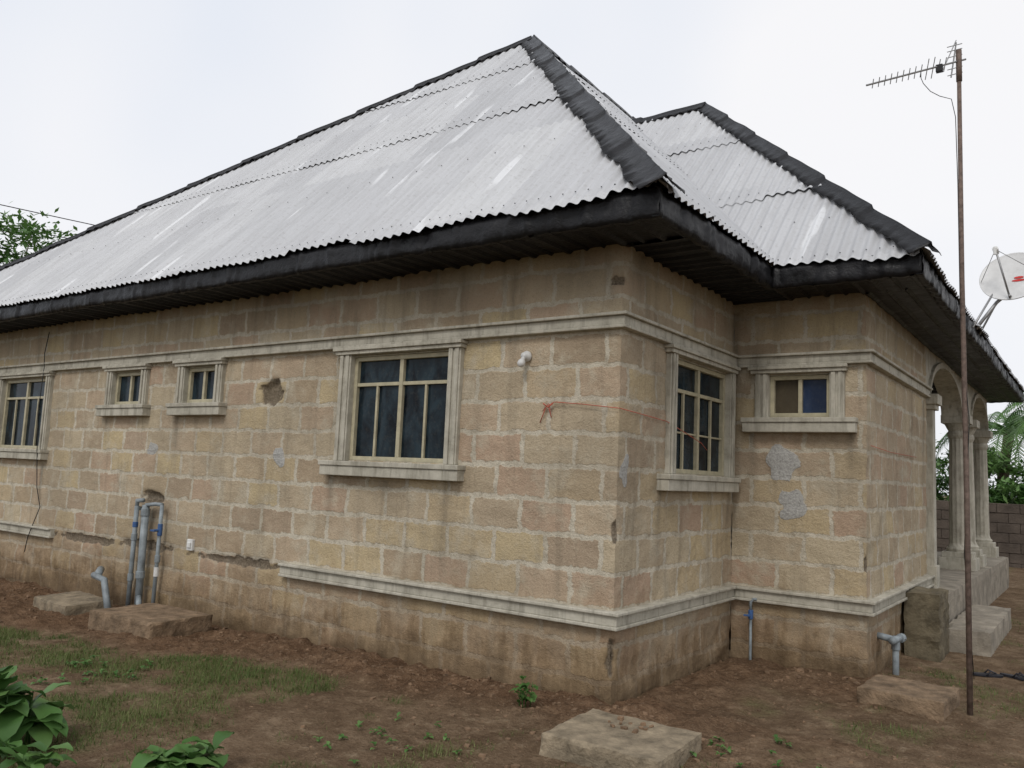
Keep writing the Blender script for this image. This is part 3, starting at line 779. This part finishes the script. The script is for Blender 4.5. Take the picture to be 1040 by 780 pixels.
def palm(name,x,y,H,n=16,Lf=3.0,lean=(.3,0)):
    root=empty(name); t=MB(); z0=gz(x,y)-.1
    pts=[(x+lean[0]*(i/6)**2,y+lean[1]*(i/6)**2,z0+(H-z0)*i/6) for i in range(7)]
    t.tube(pts,[.2,.17,.15,.14,.14,.13,.14],10); t.obj('trunk',BARK,root,smooth=True)
    m=MB(); top=Vector(pts[-1])
    for i in range(n):
        yaw=i*2.4+U(-.2,.2); e=U(.1,1.2); d=Vector((math.cos(yaw),math.sin(yaw),0)); side=Vector((-d.y,d.x,0)); p=top.copy(); st=Lf/14; tint=R()
        spine=[p.copy()]
        for k in range(14):
            dirv=d*math.cos(e)+Vector((0,0,1))*math.sin(e); p=p+dirv*st; e-=.15; spine.append(p.copy())
            for q in range(3):
                pp_=p-dirv*st*q/3
                for sg in (-1,1):
                    l=.55*math.sin(math.pi*min(1,(k+1.5)/16))*Lf/3*U(.8,1.1); tip=pp_+side*sg*l*.85+dirv*l*.45-Vector((0,0,l*U(.25,.6))); w=dirv*.022
                    m.add([pp_-w,pp_+w,tip],[(0,1,2)],max(0,min(1,tint+U(-.2,.2))))
        k0=len(m.v); m.tube(spine,[.03*(1-.06*j) for j in range(15)],5); m.t+=[.6]*(len(m.v)-k0)
    m.obj('fronds',LEAF2,root)
palm('oil_palm',2.3,19.5,3.7,24,2.6)
palm('oil_palm',3.6,24,4.6,22,3.0)
palm('oil_palm',.6,20.5,3.3,20,2.4)
m=MB()
for x,y,z,rx,rz in ((-1.5,19.5,1.6,1.6,1.5),(.4,19.5,1.7,1.5,1.4),(1.6,18.6,1.5,1.2,1.0),(2.6,21,1.5,1.5,1.2),(-3.5,22,1.8,2,1.6),(5.5,24,1.0,1.8,1.0)):
    foliage(m,(x,y,z),(rx,1.2,rz),34,.11,1.3)
m.obj('shrubbery',LEAF2)
m=MB()
for i in range(26):
    x=-45+i*4.2+U(-1,1); foliage(m,(x,60+U(-3,3),2.2),(3.2,2,U(1.8,3.2)),12,.4,.7)
m.obj('distant_trees',LEAF1)
# boundary wall of sandcrete blocks with slightly offset courses
m=MB()
for k in range(7):
    z=-.1+k*.225; xo=-6-(k%2)*.23
    for i in range(31):
        d=U(-.012,.012); m.box(xo+i*.46,xo+i*.46+.45,16.8+d,17.0+d,z,z+.215)
m.box(-6.3,8.4,16.83,16.97,-.2,1.46)
m.obj('block_boundary_wall',MUD,bevel=.008)
nb=empty('neighbouring_house')
m=MB(); m.box(3.5,11,31,37,-.2,3.2); m.obj('walls',WHITEW,nb)
m=MB(); m.add([(3,30.4,3.1),(11.5,30.4,3.1),(11.5,37.6,3.1),(3,37.6,3.1),(6,34,4.9),(8.5,34,4.9)],[(0,1,5,4),(1,2,5),(2,3,4,5),(3,0,4)]); m.obj('roof',RUSTROOF,nb)
m=MB()
for x in (4.4,6.6,8.8): m.box(x,x+1.1,30.97,31.05,1.2,2.3)
m.obj('windows',GL_DARK,nb)

# ---------------------------------------------------------------- antenna
an=empty('tv_antenna_mast')
PX,PYY=2.04,1.71
m=MB(); m.tube([(PX,PYY,-.1),(PX+.004,PYY,1.6),(PX-.004,PYY+.003,3.3),(PX,PYY,5.09)],[.021,.020,.018,.016],10)
m.tube([(PX,PYY,4.9),(PX,PYY,5.16)],.022,10); m.obj('mast',RUST,an,smooth=True)
m=MB()
A0=Vector((PX,PYY,5.07))
rt=Vector((.8126,.5829,0)); bd=(-rt*.97+Vector((.5829,-.8126,0))*.05+Vector((0,0,-.33))).normalized()
m.tube([A0-bd*.06,A0+bd*.80],.008,8)
sd=(Vector((.5829,-.8126,0))*.6+Vector((0,0,.8))-rt*.1).normalized()
for i in range(13):
    c=A0+bd*(.12+.052*i); l=.055-.0016*i+(.03 if i in(2,3) else 0); m.tube([c-sd*l,c+sd*l],.0035,6)
c=A0+bd*.02
for zz in (-.10,-.05,.05,.10,.14):
    m.tube([c+Vector((0,0,zz))-bd*.05,c+Vector((0,0,zz))+bd*.08],.0035,6)
m.tube([c+bd*.05+Vector((0,0,-.12)),c+Vector((0,0,.16))],.006,6)
m.tube([c+bd*.12+Vector((0,0,-.04)),c+bd*.0+Vector((0,0,.18))],.004,6)
m.obj('yagi_elements',ALU,an)
m=MB(); m.box(-.025,.025,-.02,.02,-.03,.03,Matrix.Translation(A0+bd*.17+Vector((0,0,-.02)))); m.obj('dipole_box',WIRE,an,bevel=.004)
m=MB(); q=A0+bd*.33
m.tube([q,q+Vector((0,0,-.06)),q-bd*.02+Vector((0,0,-.11)),q-bd*.08+Vector((0,0,-.19)),q-bd*.16+Vector((0,0,-.25)),q-bd*.26+Vector((0,0,-.30)),A0+Vector((-.03,0,-.46)),A0+Vector((-.022,0,-1)),(PX-.02,PYY,2.9),(PX+.03,PYY-.01,2.2),(PX-.02,PYY,1.2),(PX+.03,PYY,.3)],.003,6)
m.obj('coax_cable',WIRE,an,smooth=True)

# ---------------------------------------------------------------- satellite dish
sd_=empty('satellite_dish')
C=Vector((2.11,5.42,4.15)); nrm=Vector((-.10,-.86,.42)).normalized()
M=Matrix.Translation(C)@nrm.to_track_quat('Z','Y').to_matrix().to_4x4()
m=MB(); Rr=.33; prof=[]
for i in range(11):
    r=Rr*i/10; prof.append((.30*r*r-.04,max(r,.002)))
prof+=[(.30*Rr*Rr-.035,Rr+.008),(.30*Rr*Rr-.05,Rr+.006)]
for i in range(10,-1,-1):
    r=Rr*i/10; prof.append((.30*r*r-.046,max(r,.002)))
lathe(m,prof,M,48); m.obj('reflector',DISH,sd_,smooth=True)
m=MB()
for k,(w,o) in enumerate(((.07,0),(.05,.04))):
    N=16; vs=[M@Vector((.06+w*math.cos(2*math.pi*i/N),-.05+o+.016*math.sin(2*math.pi*i/N),.30*((.06+w*math.cos(2*math.pi*i/N))**2)-.04+.006+.002*k)) for i in range(N)]
    m.add(vs,[tuple(range(N))])
m.obj('red_label',REDP,sd_)
m=MB(); low=M@Vector((0,-Rr*.98,0)); lnb=C+nrm*.34+Vector((-.1,0,.10))
m.tube([C-nrm*.06,C-nrm*.1+Vector((0,0,-.2)),low+nrm*.05],.014,8)
m.tube([low,lnb],.011,8); m.tube([M@Vector((-Rr*.95,-.05,0)),lnb],.004,6); m.tube([M@Vector((Rr*.95,-.05,0)),lnb],.004,6)
m.tube([C-nrm*.05,C-nrm*.14+Vector((0,0,-.05)),Vector((1.95,5.42,3.85)),Vector((1.76,5.2,3.52))],.02,10)
m.tube([Vector((1.95,5.42,3.85)),Vector((1.76,5.5,3.50))],.012,8)
m.tube([Vector((1.92,5.38,3.95)),Vector((1.76,4.9,3.48))],.012,8)
m.obj('mount_and_arm',ALU,sd_,smooth=True)
m=MB(); m.tube([lnb+nrm*.02,lnb-nrm*.07],[.032,.026],12); m.tube([lnb+nrm*.03,lnb+nrm*.03+Vector((0,0,-.08))],.018,10); m.obj('lnb',PVCW,sd_,bevel=.003)

# ---------------------------------------------------------------- slippers
def slipper(x,y,yaw):
    e=empty('rubber_slipper'); m=MB(); N=24; z=gz(x,y)+.004
    out=[]
    for i in range(N):
        t=2*math.pi*i/N; u=math.cos(t); w=math.sin(t); out.append((u*.135,w*(.047 if u>0 else .036)))
    M=Matrix.Translation((x,y,z))@Matrix.Rotation(yaw,4,'Z')
    vs=[M@Vector((u,w,0)) for u,w in out]+[M@Vector((u,w,.022)) for u,w in out]
    m.add(vs,[tuple(range(N))[::-1],tuple(range(N,2*N))]+[(i,(i+1)%N,N+(i+1)%N,N+i) for i in range(N)])
    m.obj('sole',RUBBER,e,bevel=.003)
    s=MB(); s.tube([M@Vector((-.01,-.043,.015)),M@Vector((.02,-.035,.05)),M@Vector((.075,0,.03))],.007,8); s.tube([M@Vector((-.01,.043,.015)),M@Vector((.02,.035,.05)),M@Vector((.075,0,.03))],.007,8); s.obj('strap',RUBBER,e,smooth=True)
slipper(1.98,3.42,.4); slipper(2.2,3.5,-.3)

# ---------------------------------------------------------------- power line
m=MB()
def wire(p,q,sag):
    p=Vector(p);q=Vector(q); m.tube([p.lerp(q,i/16)-Vector((0,0,sag*4*(i/16)*(1-i/16))) for i in range(17)],.026,5)
wire((-45.8,-9.2,14.1),(-36.5,37.5,14.3),.25); wire((-45.6,-9.2,12.9),(-36.3,37.5,13.3),.2)
m.obj('power_line',WIRE)

# ---------------------------------------------------------------- world, sun, camera
w=bpy.data.worlds.new('World'); scene.world=w; w.use_nodes=True
nt=w.node_tree; bg=nt.nodes['Background']; bg.inputs[1].default_value=.1
sky=nt.nodes.new('ShaderNodeTexSky'); sky.sky_type='NISHITA'; sky.sun_disc=False
sky.dust_density=3; sky.air_density=1
tc=nt.nodes.new('ShaderNodeTexCoord'); ns=nt.nodes.new('ShaderNodeTexNoise'); ns.inputs['Scale'].default_value=1.5; ns.inputs['Detail'].default_value=3; ns.inputs['Roughness'].default_value=.45
nt.links.new(tc.outputs['Generated'],ns.inputs['Vector'])
rp=nt.nodes.new('ShaderNodeValToRGB'); rp.color_ramp.elements[0].position=.35; rp.color_ramp.elements[0].color=(.82,.865,.95,1); rp.color_ramp.elements[1].position=.6; rp.color_ramp.elements[1].color=(.99,.985,1,1)
nt.links.new(ns.outputs[0],rp.inputs[0])
sc10=nt.nodes.new('ShaderNodeVectorMath'); sc10.operation='SCALE'; sc10.inputs['Scale'].default_value=10; nt.links.new(rp.outputs[0],sc10.inputs[0])
mx=nt.nodes.new('ShaderNodeMix'); mx.data_type='RGBA'; mx.inputs[0].default_value=.93
nt.links.new(sky.outputs[0],mx.inputs[6]); nt.links.new(sc10.outputs[0],mx.inputs[7]); nt.links.new(mx.outputs[2],bg.inputs[0])
sl=bpy.data.lights.new('sun','SUN'); sl.energy=1.3; sl.angle=math.radians(20); sl.color=(1,.97,.93)
so=bpy.data.objects.new('sun',sl); COL.objects.link(so)
az=Vector((.25,-.95,0)).normalized(); el=math.radians(46)
sdv=az*math.cos(el)+Vector((0,0,math.sin(el))); so.rotation_euler=sdv.to_track_quat('Z','Y').to_euler()
sky.sun_rotation=math.atan2(az.x,az.y); sky.sun_elevation=el

cam=bpy.data.cameras.new('camera'); co=bpy.data.objects.new('camera',cam); COL.objects.link(co)
cam.sensor_width=36; cam.lens=36*835/1040; cam.clip_end=3000; cam.clip_start=.05
th=math.atan(91.9/835)
Rv=Vector((.8126,.5829,0)).normalized(); Fh=Vector((-Rv.y,Rv.x,0)); Fv=Fh*math.cos(th)+Vector((0,0,math.sin(th))); Uv=Rv.cross(Fv)
ro=.0435; cR=(Rv+Uv*ro).normalized(); cU=(Uv-Rv*ro).normalized()
M=Matrix(((cR.x,cU.x,-Fv.x,2.863),(cR.y,cU.y,-Fv.y,-5.355),(cR.z,cU.z,-Fv.z,1.64),(0,0,0,1)))
co.matrix_world=M
scene.camera=co
